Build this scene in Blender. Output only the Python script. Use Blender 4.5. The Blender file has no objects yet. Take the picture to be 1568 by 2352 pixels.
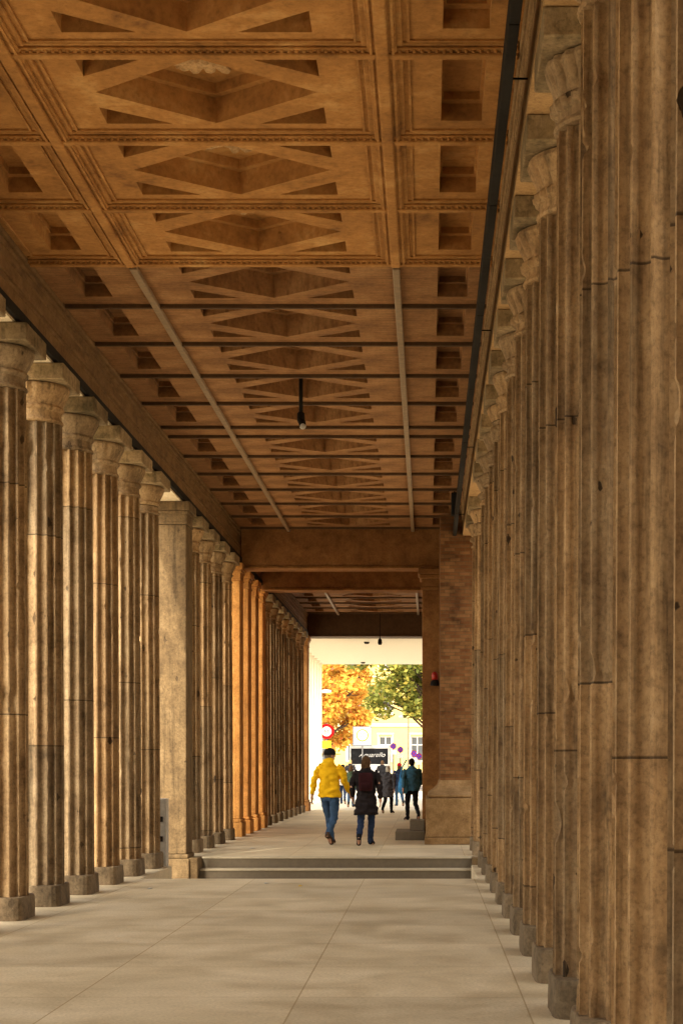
import bpy, bmesh, math, random
from mathutils import Vector, Matrix, noise
random.seed(7)
S = bpy.context.scene; COL = S.collection; R = math.radians; PI = math.pi
F = 4000.0; CX = 982.0; CY = 1758.0; EH = 1.47
def at(x, y, D): return Vector(((x-CX)/F*D, D, EH-(y-CY)/F*D))

# ---------------------------------------------------------------- mesh helpers
class MB:
    def __init__(s): s.bm = bmesh.new()
    def box(s, x0, x1, y0, y1, z0, z1, bev=0.0, seg=1):
        v = [s.bm.verts.new(p) for p in ((x0,y0,z0),(x1,y0,z0),(x1,y1,z0),(x0,y1,z0),(x0,y0,z1),(x1,y0,z1),(x1,y1,z1),(x0,y1,z1))]
        fs = [s.bm.faces.new([v[i] for i in q]) for q in ((0,3,2,1),(4,5,6,7),(0,1,5,4),(1,2,6,5),(2,3,7,6),(3,0,4,7))]
        if bev > 0:
            es = list({e for f in fs for e in f.edges})
            bmesh.ops.bevel(s.bm, geom=es, offset=bev, segments=seg, affect='EDGES', profile=0.5)
        return s
    def tube(s, pts, radii, seg=10):
        pts = [Vector(p) for p in pts]; rings = []
        n = len(pts)
        for i, p in enumerate(pts):
            t = (pts[min(i+1,n-1)]-pts[max(i-1,0)]).normalized()
            ref = Vector((1,0,0)) if abs(t.x) < 0.9 else Vector((0,1,0))
            u = (ref-t*ref.dot(t)).normalized(); w = t.cross(u)
            r = radii[i] if isinstance(radii, (list,tuple)) else radii
            a, b = r if isinstance(r, (list,tuple)) else (r, r)
            rings.append([s.bm.verts.new(p+u*a*math.cos(2*PI*k/seg)+w*b*math.sin(2*PI*k/seg)) for k in range(seg)])
        for q in range(n-1):
            A, B = rings[q], rings[q+1]
            for k in range(seg):
                s.bm.faces.new((A[k], A[(k+1)%seg], B[(k+1)%seg], B[k]))
        s.bm.faces.new(rings[0][::-1]); s.bm.faces.new(rings[-1])
        return s
    def ell(s, c, r, seg=14, rot=None):
        m = Matrix.Translation(c)
        if rot: m = m @ rot
        m = m @ Matrix.Diagonal((r[0], r[1], r[2], 1))
        bmesh.ops.create_uvsphere(s.bm, u_segments=seg, v_segments=max(6,seg*2//3), radius=1, matrix=m)
        return s
    def lathe(s, prof, seg=40, mod=None, c=(0,0)):
        rings = []
        for i, (r, z) in enumerate(prof):
            ring = []
            for k in range(seg):
                a = 2*PI*k/seg; rr = r*(mod(i, a) if mod else 1)
                ring.append(s.bm.verts.new((c[0]+rr*math.cos(a), c[1]+rr*math.sin(a), z)))
            rings.append(ring)
        for A, B in zip(rings, rings[1:]):
            for k in range(seg): s.bm.faces.new((A[k], A[(k+1)%seg], B[(k+1)%seg], B[k]))
        s.bm.faces.new(rings[0][::-1]); s.bm.faces.new(rings[-1])
        return s
    def mesh(s, name, m=None, smooth=False):
        bmesh.ops.recalc_face_normals(s.bm, faces=s.bm.faces[:])
        me = bpy.data.meshes.new(name); s.bm.to_mesh(me); s.bm.free()
        if m: me.materials.append(m)
        if smooth: me.shade_smooth()
        return me
    def build(s, name, m, parent=None, smooth=False):
        return link(name, s.mesh(name, m, smooth), parent)
def link(name, me, parent=None, loc=None):
    o = bpy.data.objects.new(name, me); COL.objects.link(o)
    if parent: o.parent = parent
    if loc is not None: o.location = loc
    return o
def tag(o, label=None, cat=None, group=None, kind=None):
    if label: o['label'] = label
    if cat: o['category'] = cat
    if group: o['group'] = group
    if kind: o['kind'] = kind
    return o
def empty(name, loc=(0,0,0), label=None, cat=None, group=None):
    o = bpy.data.objects.new(name, None); COL.objects.link(o); o.location = loc; o.empty_display_size = .1
    return tag(o, label, cat, group)
def remesh(mb, vox, it=3, amp=0.0, fs=9.0, seed=0):
    me = mb.mesh('tmp'); o = link('tmp', me)
    r = o.modifiers.new('r', 'REMESH'); r.mode = 'VOXEL'; r.voxel_size = vox
    if it:
        k = o.modifiers.new('s', 'SMOOTH'); k.factor = .5; k.iterations = it
    dg = bpy.context.evaluated_depsgraph_get(); dg.update()
    out = bpy.data.meshes.new_from_object(o.evaluated_get(dg))
    bpy.data.objects.remove(o); bpy.data.meshes.remove(me)
    if amp:
        nv = [v.normal.copy() for v in out.vertices]
        for v, n in zip(out.vertices, nv):
            q = Vector((v.co.x*fs+seed, v.co.y*fs, v.co.z*fs*1.6))
            v.co += n*amp*noise.noise(q)
    out.materials.clear(); out.shade_smooth()
    return out

# ---------------------------------------------------------------- material helpers
def new_mat(name, rough=.8, spec=.25, col=None, metal=0):
    m = bpy.data.materials.new(name); m.use_nodes = True; nt = m.node_tree; b = nt.nodes['Principled BSDF']
    b.inputs['Roughness'].default_value = rough; b.inputs['Specular IOR Level'].default_value = spec; b.inputs['Metallic'].default_value = metal
    if col: b.inputs['Base Color'].default_value = (*col, 1)
    return m, nt, b
def nd(nt, t, ins=None, **kw):
    n = nt.nodes.new(t)
    for k, v in kw.items(): setattr(n, k, v)
    if ins:
        for k, v in ins.items():
            if hasattr(v, 'is_output'): nt.links.new(v, n.inputs[k])
            else: n.inputs[k].default_value = v
    return n
def nnoise(nt, vec, scale, detail=6, rough=.6, dist=0):
    return nd(nt, 'ShaderNodeTexNoise', {'Vector': vec, 'Scale': scale, 'Detail': min(detail, 4), 'Roughness': rough, 'Distortion': dist}).outputs['Fac']
def nmap(nt, vec, sc): return nd(nt, 'ShaderNodeMapping', {'Vector': vec, 'Scale': sc}).outputs[0]
def nramp(nt, fac, stops):
    n = nd(nt, 'ShaderNodeValToRGB', {'Fac': fac}); e = n.color_ramp.elements
    while len(e) < len(stops): e.new(0.5)
    for i, (p, c) in enumerate(stops):
        e[i].position = p; e[i].color = (*c, 1) if not isinstance(c, (int, float)) else (c, c, c, 1)
    return n.outputs[0]
def nmix(nt, fac, a, b, mode='MIX'):
    n = nt.nodes.new('ShaderNodeMix'); n.data_type = 'RGBA'; n.blend_type = mode
    for i, v in ((0, fac), (6, a), (7, b)):
        if hasattr(v, 'is_output'): nt.links.new(v, n.inputs[i])
        elif i == 0: n.inputs[0].default_value = v
        else: n.inputs[i].default_value = (*v, 1)
    return n.outputs[2]
def nmath(nt, op, a, b=0.0):
    n = nt.nodes.new('ShaderNodeMath'); n.operation = op
    for i, v in ((0, a), (1, b)):
        if hasattr(v, 'is_output'): nt.links.new(v, n.inputs[i])
        else: n.inputs[i].default_value = v
    return n.outputs[0]
def nbump(nt, b, h, st=.5, dist=.02):
    n = nd(nt, 'ShaderNodeBump', {'Height': h, 'Strength': st, 'Distance': dist}); nt.links.new(n.outputs[0], b.inputs['Normal'])
def coords(nt, rnd=True):
    v = nd(nt, 'ShaderNodeTexCoord').outputs['Object']
    if rnd:
        r = nd(nt, 'ShaderNodeObjectInfo').outputs['Random']
        o = nd(nt, 'ShaderNodeCombineXYZ', {0: nmath(nt,'MULTIPLY',r,37.), 1: nmath(nt,'MULTIPLY',r,91.), 2: nmath(nt,'MULTIPLY',r,53.)}).outputs[0]
        v = nd(nt, 'ShaderNodeVectorMath', {0: v, 1: o}, operation='ADD').outputs[0]
    return v
def stone(name, stops, streak=.6, pock=.7, rough=.85, st=.6, sc=1.0, tint=.25, pscale=5.0, drums=0, vs=.5, fine=.65):
    m, nt, b = new_mat(name, rough, .2)
    v = coords(nt)
    n1 = nnoise(nt, v, 2.8*sc, 4, .75, .2)
    c = nramp(nt, n1, stops)
    n3 = nnoise(nt, v, 34*sc, 3, .75)
    if streak:
        n2 = nnoise(nt, nmap(nt, v, (11*sc, 11*sc, vs*sc)), 1.0, 4, .68)
        c = nmix(nt, streak, c, nramp(nt, n2, [(.30, .22), (.40, .62), (.47, 1.0), (.72, 1.25)]), 'MULTIPLY')
    else: n2 = n1
    c = nmix(nt, fine, c, nramp(nt, n3, [(.28, .42), (.5, 1.0), (.72, 1.32)]), 'MULTIPLY')
    h = nmath(nt, 'ADD', nmath(nt,'MULTIPLY',n3,.4), nmath(nt,'MULTIPLY',n1,.4))
    if pock:
        vo = nd(nt, 'ShaderNodeTexVoronoi', {'Vector': nmap(nt, v, (1,1,.6)), 'Scale': pscale, 'Randomness': 1.0}, distance='MANHATTAN')
        dd = nmath(nt, 'ADD', vo.outputs['Distance'], nmath(nt, 'MULTIPLY', nmath(nt,'SUBTRACT',n1,.5), .7))
        sel = nmath(nt, 'MULTIPLY', nramp(nt, dd, [(.13, 1.), (.15, 0.)]), nramp(nt, n2, [(.42, 0.), (.46, 1.)]))
        c = nmix(nt, nmath(nt,'MULTIPLY',sel,pock), c, (.035,.024,.015))
        h = nmath(nt, 'SUBTRACT', h, nmath(nt,'MULTIPLY',sel,.9))
    k = None
    r = nd(nt, 'ShaderNodeObjectInfo').outputs['Random']
    if drums:
        z = nd(nt, 'ShaderNodeSeparateXYZ', {0: nd(nt, 'ShaderNodeTexCoord').outputs['Object']}).outputs[2]
        zz = nmath(nt, 'DIVIDE', nmath(nt, 'ADD', z, nmath(nt,'MULTIPLY',r,7.3)), drums)
        fl = nmath(nt, 'FLOOR', zz); fr = nmath(nt, 'FRACT', zz)
        wn = nd(nt, 'ShaderNodeTexWhiteNoise', {'W': nmath(nt,'ADD',fl,nmath(nt,'MULTIPLY',r,91.))}, noise_dimensions='1D')
        tone = nmix(nt, wn.outputs['Value'], (1.20,1.09,.93), (.78,.78,.78))
        c = nmix(nt, 1.0, c, tone, 'MULTIPLY')
        jl = nramp(nt, fr, [(.0, 1.), (.004, 1.), (.0055, 0.)])
        c = nmix(nt, nmath(nt,'MULTIPLY',jl,.8), c, (.035,.022,.012))
    if tint:
        k = nd(nt, 'ShaderNodeMapRange', {0: r, 1: 0., 2: 1., 3: 1-tint, 4: 1+tint}).outputs[0]
        hs = nd(nt, 'ShaderNodeHueSaturation', {'Value': k, 'Color': c}); c = hs.outputs[0]
    nt.links.new(c, b.inputs['Base Color']); nbump(nt, b, h, st, .02)
    return m
def plain(name, col, rough=.7, spec=.3, metal=0, var=.25, sc=12, st=.15):
    m, nt, b = new_mat(name, rough, spec, None, metal)
    v = coords(nt); n = nnoise(nt, v, sc, 3, .65)
    c = nmix(nt, 1.0, col, nramp(nt, n, [(.25, 1-var), (.5, 1.), (.75, 1+var)]), 'MULTIPLY')
    nt.links.new(c, b.inputs['Base Color'])
    if st: nbump(nt, b, n, st, .01)
    return m

M = {}
M['col'] = stone('column_sandstone', [(.28,(.15,.105,.06)),(.42,(.265,.182,.10)),(.55,(.335,.238,.132)),(.72,(.42,.315,.19))], .66, .9, drums=1.9, tint=.13, vs=.75, st=.7)
M['colgrey'] = stone('weathered_grey_sandstone', [(.30,(.14,.10,.058)),(.43,(.26,.187,.108)),(.55,(.335,.25,.148)),(.72,(.42,.325,.20))], .72, .7, drums=2.2, tint=.10, vs=.7, st=.7)
M['pier'] = stone('pier_sandstone', [(.28,(.075,.049,.024)),(.45,(.125,.083,.040)),(.6,(.165,.112,.055)),(.75,(.21,.148,.08))], .6, .6, tint=.0, vs=.8)
M['plinth'] = stone('brown_plinth_stone', [(.3,(.075,.054,.031)),(.5,(.16,.118,.07)),(.7,(.24,.18,.11))], .3, .4, tint=.2)
M['abacus'] = stone('abacus_stone', [(.3,(.10,.075,.035)),(.5,(.23,.165,.085)),(.7,(.34,.25,.14))], .4, .3, vs=2)
M['orange'] = stone('sunlit_orange_stone', [(.3,(.37,.170,.044)),(.5,(.51,.245,.066)),(.7,(.62,.335,.105))], .45, .15)  # orange of sunlight put into the stone colour of the piers
M['beam'] = stone('brown_beam_stone', [(.3,(.17,.076,.022)),(.5,(.255,.118,.036)),(.7,(.33,.168,.056))], 0, .2, tint=.06, fine=.45)
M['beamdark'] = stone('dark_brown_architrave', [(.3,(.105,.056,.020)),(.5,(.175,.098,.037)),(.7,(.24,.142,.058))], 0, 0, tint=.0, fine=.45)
M['arch'] = stone('architrave_stone', [(.3,(.16,.095,.038)),(.5,(.25,.155,.068)),(.7,(.34,.225,.11))], 0, .2, tint=.05, fine=.5)
M['soffit'] = stone('pale_soffit_plaster', [(.3,(.58,.47,.30)),(.6,(.72,.62,.44))], 0, 0, tint=.0)
M['soffitbrown'] = stone('brown_soffit_plaster', [(.3,(.28,.165,.065)),(.6,(.38,.235,.10))], 0, 0, tint=.0)
M['plaster'] = stone('ochre_ceiling_plaster', [(.26,(.165,.075,.022)),(.40,(.31,.146,.040)),(.54,(.395,.19,.053)),(.74,(.52,.30,.105))], 0, .1, st=.4, tint=.05, sc=.6, fine=.45)
M['rosette'] = stone('broken_rosette_plaster', [(.3,(.28,.16,.06)),(.6,(.50,.32,.15))], 0, .3, st=.8, tint=.05)
M['museum'] = plain('added_museum_stone', (.33,.23,.12), .85, .1, var=.2, sc=1.5)  # for the unseen front added on the right to cut sky light

def boards():
    m, nt, b = new_mat('brown_board_ceiling', .8, .2)
    v = coords(nt, False)
    n = nnoise(nt, nmap(nt, v, (1.6, 30, 4)), 1.0, 3, .65); n2 = nnoise(nt, v, 1.6, 4, .7); n4 = nnoise(nt, v, 28, 3, .7)
    c = nramp(nt, n2, [(.3,(.14,.066,.023)),(.5,(.26,.125,.044)),(.7,(.36,.195,.078))])
    c = nmix(nt, .55, c, nramp(nt, n, [(.3,.45),(.5,1.),(.7,1.3)]), 'MULTIPLY')
    c = nmix(nt, .5, c, nramp(nt, n4, [(.3,.55),(.5,1.),(.7,1.3)]), 'MULTIPLY')
    nt.links.new(c, b.inputs['Base Color']); nbump(nt, b, nmath(nt,'ADD',n,n4), .35, .01); return m
M['boards'] = boards()
M['tim'] = plain('dark_timber_batten', (.085,.045,.018), .7)
M['bar'] = plain('pale_longitudinal_bar', (.24,.165,.09), .55, .4)
M['metal'] = plain('black_painted_metal', (.016,.014,.011), .8, .1)
M['steelgrey'] = plain('pale_grey_steel', (.42,.41,.37), .5, .4)
M['polegrey'] = plain('dark_grey_post', (.07,.07,.07), .5, .4)
M['white'] = plain('white_concrete', (.70,.64,.50), .7, .2, var=.06)
M['whitep'] = plain('white_paint', (.50,.50,.48), .5, .3, var=.05)

def floor_mat(name, stops, bw, rh, ox, oy, mort=.006):
    m, nt, b = new_mat(name, .6, .25)
    v = coords(nt, False)
    sx = nd(nt, 'ShaderNodeSeparateXYZ', {0: v})
    vv = nd(nt, 'ShaderNodeCombineXYZ', {0: nmath(nt,'SUBTRACT',sx.outputs[1],oy), 1: nmath(nt,'SUBTRACT',sx.outputs[0],ox), 2: 0.}).outputs[0]
    br = nd(nt, 'ShaderNodeTexBrick', {'Vector': vv, 'Scale': 1.0, 'Mortar Size': mort, 'Mortar Smooth': .3, 'Bias': 0., 'Brick Width': bw, 'Row Height': rh, 'Color1': (.90,.89,.88,1), 'Color2': (1.06,1.05,1.03,1), 'Mortar': (.66,.59,.48,1)}, offset=0.0, squash=1.0)
    n1 = nnoise(nt, v, 1.1, 4, .7, .4); n2 = nnoise(nt, v, 45, 3, .7)
    c = nramp(nt, n1, stops)
    c = nmix(nt, .6, c, nramp(nt, n2, [(.3,.62),(.5,1.),(.7,1.22)]), 'MULTIPLY')
    c = nmix(nt, 1.0, c, br.outputs['Color'], 'MULTIPLY')
    nt.links.new(c, b.inputs['Base Color'])
    rr = nd(nt, 'ShaderNodeMapRange', {0: n1, 1: .3, 2: .7, 3: .45, 4: .75}); nt.links.new(rr.outputs[0], b.inputs['Roughness'])
    nbump(nt, b, nmath(nt,'SUBTRACT',nmath(nt,'MULTIPLY',n2,.3),nmath(nt,'MULTIPLY',br.outputs['Fac'],.5)), .3, .006)
    return m
M['floor'] = floor_mat('pale_granite_slabs', [(.30,(.40,.335,.22)),(.5,(.535,.46,.315)),(.70,(.63,.55,.395))], 1.65, 1.42, -.82-14.2, 11.05-33)
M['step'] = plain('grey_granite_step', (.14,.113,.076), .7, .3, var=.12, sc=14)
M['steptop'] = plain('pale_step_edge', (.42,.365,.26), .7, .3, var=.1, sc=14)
M['paving'] = floor_mat('light_plaza_paving', [(.3,(.50,.46,.38)),(.5,(.6,.56,.48)),(.7,(.66,.62,.54))], .8, .8, -30, -30)
M['ground'] = plain('pale_ground', (.55,.48,.36), .9, .1, var=.2, sc=.6)
M['asphalt'] = plain('asphalt', (.16,.155,.15), .9, .2, var=.2, sc=8)

def brick():
    m, nt, b = new_mat('old_red_brick', .9, .15)
    v = coords(nt, False); sx = nd(nt, 'ShaderNodeSeparateXYZ', {0: v})
    n0 = nnoise(nt, v, 2.2, 3)
    vv = nd(nt, 'ShaderNodeCombineXYZ', {0: nmath(nt,'ADD',nmath(nt,'ADD',sx.outputs[0],sx.outputs[1]),nmath(nt,'MULTIPLY',n0,.05)), 1: nmath(nt,'ADD',sx.outputs[2],nmath(nt,'MULTIPLY',n0,.03)), 2: 0.}).outputs[0]
    br = nd(nt, 'ShaderNodeTexBrick', {'Vector': vv, 'Scale': 1.0, 'Mortar Size': .006, 'Mortar Smooth': .4, 'Bias': -.1, 'Brick Width': .19, 'Row Height': .066, 'Color1': (.125,.053,.019,1), 'Color2': (.20,.104,.041,1), 'Mortar': (.11,.068,.032,1)})
    n = nnoise(nt, v, 3.0, 4); c = nmix(nt, .9, br.outputs['Color'], nramp(nt, n, [(.3,.4),(.5,1.),(.7,1.35)]), 'MULTIPLY')
    nt.links.new(c, b.inputs['Base Color']); nbump(nt, b, nmath(nt,'SUBTRACT',nmath(nt,'MULTIPLY',n,.5),br.outputs['Fac']), .5, .012); return m
M['brick'] = brick()
M['facade'] = plain('yellow_facade_render', (.50,.37,.13), .85, .1, var=.08, sc=2)
M['trim'] = plain('cream_stone_trim', (.48,.40,.24), .8, .1, var=.1)
M['glass'] = new_mat('dark_window_glass', .15, .5, (.05,.055,.06))[0]
M['frame'] = plain('white_window_frame', (.55,.55,.52), .5, .3, var=.05)
def leaf(name, stops):
    m, nt, b = new_mat(name, .6, .2)
    r = nd(nt, 'ShaderNodeNewGeometry').outputs['Random Per Island']
    c = nramp(nt, r, stops); nt.links.new(c, b.inputs['Base Color'])
    t = nd(nt, 'ShaderNodeBsdfTranslucent', {'Color': c}); mx = nd(nt, 'ShaderNodeMixShader', {0: .45, 1: b.outputs[0], 2: t.outputs[0]})
    nt.links.new(mx.outputs[0], nt.nodes['Material Output'].inputs[0]); return m
M['leaf_o'] = leaf('orange_autumn_leaves', [(0,(.54,.20,.03)),(.3,(.63,.32,.05)),(.75,(.66,.45,.08)),(.93,(.60,.40,.07)),(1,(.50,.08,.06))])
M['leaf_g'] = leaf('green_yellow_leaves', [(0,(.09,.115,.022)),(.4,(.165,.185,.035)),(.75,(.27,.265,.05)),(1,(.46,.37,.07))])
M['bark'] = plain('bark', (.07,.05,.035), .9, .1, var=.4)
def cloth(name, c, var=.3): M[name] = plain(name, c, .9, .1, var=var, sc=7, st=.1)
cloth('yellow_jacket', (.78,.47,.012), .12); cloth('blue_denim', (.04,.08,.15)); cloth('black_cloth', (.012,.012,.014)); cloth('dark_coat', (.016,.013,.014))
cloth('maroon_nylon', (.028,.008,.010)); cloth('teal_jacket', (.05,.15,.24)); cloth('light_blue_nylon', (.07,.30,.65)); cloth('grey_coat', (.07,.07,.08)); cloth('navy', (.018,.03,.065))
cloth('red_wool', (.40,.015,.04)); cloth('white_cloth', (.5,.5,.48), .08); cloth('brown_leather', (.05,.03,.018)); cloth('green_jacket', (.05,.08,.05))
cloth('brown_hair', (.07,.04,.02)); cloth('grey_hair', (.12,.105,.09)); cloth('white_hair', (.5,.47,.4)); cloth('black_hair', (.012,.01,.009)); cloth('blond_hair', (.3,.2,.09))
M['skin'] = new_mat('skin', .6, .3, (.45,.25,.17))[0]
M['red'] = plain('red_sign_paint', (.30,.004,.006), .7, .05, var=.05, st=0)
M['blue'] = plain('blue_sign_paint', (.02,.05,.34), .7, .05, var=.05, st=0)
M['yellow'] = plain('yellow_sign_paint', (.7,.45,.02), .6, .1, var=.05, st=0)
M['signgrey'] = plain('grey_sign_edge', (.10,.11,.13), .6, .2, var=.05, st=0)
M['blacktxt'] = new_mat('black_lettering', .5, .3, (.015,.015,.015))[0]
M['whitetxt'] = new_mat('white_lettering', .5, .3, (.6,.6,.6))[0]
M['rubber'] = new_mat('black_rubber', .8, .2, (.015,.015,.015))[0]
M['redglass'] = new_mat('red_lamp_glass', .3, .4, (.36,.02,.01))[0]

def text(body, size, m, loc, parent, shear=0.0, name='lettering', bold=0.0):
    cu = bpy.data.curves.new('txt', 'FONT'); cu.body = body; cu.size = size; cu.align_x = 'CENTER'; cu.align_y = 'CENTER'; cu.extrude = .004; cu.shear = shear; cu.offset = bold
    o = bpy.data.objects.new('txt', cu); COL.objects.link(o); dg = bpy.context.evaluated_depsgraph_get(); dg.update()
    me = bpy.data.meshes.new_from_object(o.evaluated_get(dg)); bpy.data.objects.remove(o)
    me.materials.clear(); me.materials.append(m)
    r = link(name, me, parent, loc); r.rotation_euler = (PI/2, 0, 0); return r

# ---------------------------------------------------------------- people (walking away from the camera, +Y is forward)
def person(label, X, D, H, top, low, hair, hat=None, hem=.86, bulk=1.0, lead=1, fine=False, turn=0.0, hood=False, hairlen=0, shoe='black_cloth', skirt=1.0, seed=0, swing=1.0, z=0.0, yaw=0.0):
    root = empty('person', (X, D, z), label, 'person'); s = H/1.75; root.scale = (s, s, s); root.rotation_euler.z = yaw
    vox = .007 if fine else .014
    hip, kn, an, toe = {}, {}, {}, {}
    for sd in (-1, 1):
        f = (sd == lead)
        hip[sd] = Vector((.09*sd, 0, .90))
        if f: kn[sd], an[sd], toe[sd] = Vector((.085*sd,.17,.50)), Vector((.06*sd,.24,.085)), Vector((.09*sd,.39,.035))
        else: kn[sd], an[sd], toe[sd] = Vector((.095*sd,-.01,.48)), Vector((.10*sd,-.29,.21)), Vector((.12*sd,-.19,.035))
    sh, el, wr = {}, {}, {}
    for sd in (-1, 1):
        g = (-1 if sd == lead else 1)*swing
        sh[sd] = Vector((.185*sd*bulk, 0, 1.415)); el[sd] = Vector((.255*sd*bulk, -.03+.08*g, 1.145+.01*g)); wr[sd] = Vector((.268*sd*bulk, .06+.21*g, .93+.03*g))
    b = MB()
    b.tube([(0,0,.84),(0,0,1.08),(0,0,1.34),(0,0,1.43),(0,.0,1.50),(0,.015,1.60)], [(.14,.10),(.125,.09),(.15,.10),(.12,.08),(.055,.055),(.05,.052)], 14)
    hc = Vector((0,.02,1.633)); fw = Vector((math.sin(turn), math.cos(turn), 0)); rt = Vector((fw.y, -fw.x, 0)); rm = Matrix.Rotation(-turn, 4, 'Z')
    b.ell(hc, (.074,.094,.116), 18, rm); b.ell(hc+fw*.045+Vector((0,0,-.065)), (.048,.045,.05), 12, rm)
    b.ell(hc+fw*.098+Vector((0,0,-.015)), (.013,.02,.026), 10, rm); b.ell(hc+fw*.088+Vector((0,0,.025)), (.045,.012,.012), 10, rm); b.ell(hc+fw*.088+Vector((0,0,-.058)), (.024,.012,.010), 10, rm)
    for sd in (-1, 1): b.ell(hc+rt*.077*sd+Vector((0,0,-.008)), (.012,.022,.034), 10, rm)
    for sd in (-1, 1):
        b.tube([hip[sd], kn[sd], an[sd]], [.085,.055,.038], 12); b.tube([an[sd]+Vector((0,-.04,-.02)), toe[sd]], [.036,.03], 10)
        d = (wr[sd]-el[sd]).normalized()
        b.tube([sh[sd]*1.0, el[sd], wr[sd]], [.05,.042,.028], 12)
        pc = wr[sd]+d*.055; b.ell(pc, (.017,.04,.052), 12); b.tube([wr[sd], pc], [.026,.03], 10)
        for k in range(4):
            fy = (-.027+.018*k); L = (.062,.074,.08,.07)[k]
            p0 = pc+Vector((0,fy,-.035)); p1 = p0+d*L*.55+Vector((-.006*sd,.002,0)); p2 = p1+d*L*.5+Vector((-.02*sd,.004,0))
            b.tube([p0,p1,p2], [.0095,.009,.0075], 8)
        b.tube([pc+Vector((0,.03,.015)), pc+Vector((-.01*sd,.055,-.02)), pc+Vector((-.016*sd,.06,-.05))], [.012,.010,.008], 8)
    me = remesh(b, .0055 if fine else .012, 1); me.materials.append(M['skin']); link('body', me, root)
    # trousers
    t = MB()
    t.tube([(0,0,.80),(0,0,.90),(0,0,1.0)], [(.155,.115),(.17,.125),(.15,.11)], 16)
    for sd in (-1, 1):
        t.tube([hip[sd]+Vector((0,0,.02)), hip[sd]*.5+kn[sd]*.5+Vector((.004*sd,0,0)), kn[sd], kn[sd]*.45+an[sd]*.55+Vector((0,-.012,0)), an[sd]+Vector((0,-.005,-.025))], [.105,.088,.07,.063,.056], 14)
    me = remesh(t, vox, 3, .014, 11, seed); me.materials.append(M[low]); link('trousers', me, root)
    for sd in (-1, 1):
        q = MB(); a = an[sd]; tt = toe[sd]; q.tube([a+Vector((0,-.055,-.03)), a*.5+tt*.5+Vector((0,0,.012)), tt, tt+(tt-a)*.12], [.047,(.048,.04),(.046,.034),(.03,.02)], 12)
        q.tube([a+Vector((0,0,.03)), a+Vector((0,-.01,-.04))], [.05,.05], 12)
        me = remesh(q, vox, 2)
        for v in me.vertices: v.co.z = max(v.co.z, .001)
        me.materials.append(M[shoe]); link('shoe', me, root)
    # jacket or coat
    j = MB(); B = bulk
    pts = [(0,0,hem),(0,0,hem+.03)]; rr = [(.195*B*skirt,.14*B*skirt),(.20*B*skirt,.145*B*skirt)]
    if hem < .8: pts += [(0,0,.9),(0,0,1.0)]; rr += [(.195*B,.145*B),(.18*B,.135*B)]
    else: pts += [(0,0,.98)]; rr += [(.20*B,.145*B)]
    pts += [(0,0,1.12),(0,-.005,1.30),(0,-.005,1.40),(0,0,1.465),(0,.01,1.53)]; rr += [(.18*B,.135*B),(.195*B,.14*B),(.185*B,.125*B),(.115*B,.09),(.075,.075)]
    j.tube(pts, rr, 22)
    for sd in (-1, 1):
        m1 = sh[sd]*.5+el[sd]*.5+Vector((.008*sd,0,0)); m2 = el[sd]*.5+wr[sd]*.5
        j.tube([sh[sd]+Vector((-.04*sd,0,.0)), sh[sd]+Vector((.008*sd,0,-.03)), m1, el[sd], m2, wr[sd]+Vector((0,0,.015))], [.072,.074,.066,.06,.054,.044], 14)
    if hood: j.ell((0,-.09,1.47), (.125,.075,.07), 16); j.ell((0,-.07,1.53), (.10,.06,.055), 14)
    me = remesh(j, vox, 3, .032, 9, seed+5); me.materials.append(M[top]); link('coat' if hem < .8 else 'jacket', me, root)
    h = MB(); h.ell(hc-fw*.012+Vector((0,0,.012)), (.084,.098,.112), 18, rm)
    if hairlen: h.tube([hc-fw*.03+Vector((0,0,.02)), hc-fw*.05+Vector((0,0,-.09)), hc-fw*.055+Vector((0,0,-.09-hairlen))], [(.085,.07),(.09,.06),(.075,.035)], 14)
    else: h.ell(hc-fw*.04+Vector((0,0,-.05)), (.068,.055,.055), 12, rm)
    me = remesh(h, .008, 2, .008, 30, seed)
    bm = bmesh.new(); bm.from_mesh(me)
    bad = [v for v in bm.verts if (v.co-hc).dot(fw) > .045 and v.co.z < hc.z+.06]
    bmesh.ops.delete(bm, geom=bad, context='VERTS'); bm.to_mesh(me); bm.free()
    me.materials.append(M[hair]); link('hair', me, root)
    if hat:
        q = MB(); q.ell(hc+Vector((0,0,.035))-fw*.005, (.098,.114,.100), 20, rm)
        bmesh.ops.delete(q.bm, geom=[v for v in q.bm.verts if v.co.z < hc.z-.015], context='VERTS')
        hm = q.build('hat', M[hat[0]], root, True)
        so = hm.modifiers.new('s','SOLIDIFY'); so.thickness = .006
        if hat[1]:
            q = MB(); q.ell(hc+fw*.13+Vector((0,0,.018)), (.08,.09,.010), 16, rm); q.build('brim', M[hat[0]], hm, True)
    return root, s
def backpack(label, X, D, z, w, h, d, m, cat='backpack', straps=True):
    r = empty('backpack', (X, D, z), label, cat)
    b = MB(); b.box(-w/2, w/2, -d, 0, 0, h, min(w,d)*.35, 4); b.build('pack_body', m, r, True)
    b = MB(); b.box(-w*.38, w*.38, -d-.035, -d+.02, .04, h*.48, .03, 3); b.build('pocket', m, r, True)
    if straps:
        for sd in (-1, 1):
            b = MB(); b.tube([(sd*w*.3,-.03,h*.9),(sd*w*.36,.03,h*1.04),(sd*w*.42,.14,h*.98),(sd*w*.45,.19,h*.6)], [(.025,.008)]*4, 8); b.build('strap', M['black_cloth'], r, True)
    b = MB(); b.tube([(-.03,-.05,h),(-.02,-.05,h+.03),(.02,-.05,h+.03),(.03,-.05,h)], .007, 6); b.build('handle', M['black_cloth'], r, True)
    return r
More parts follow.
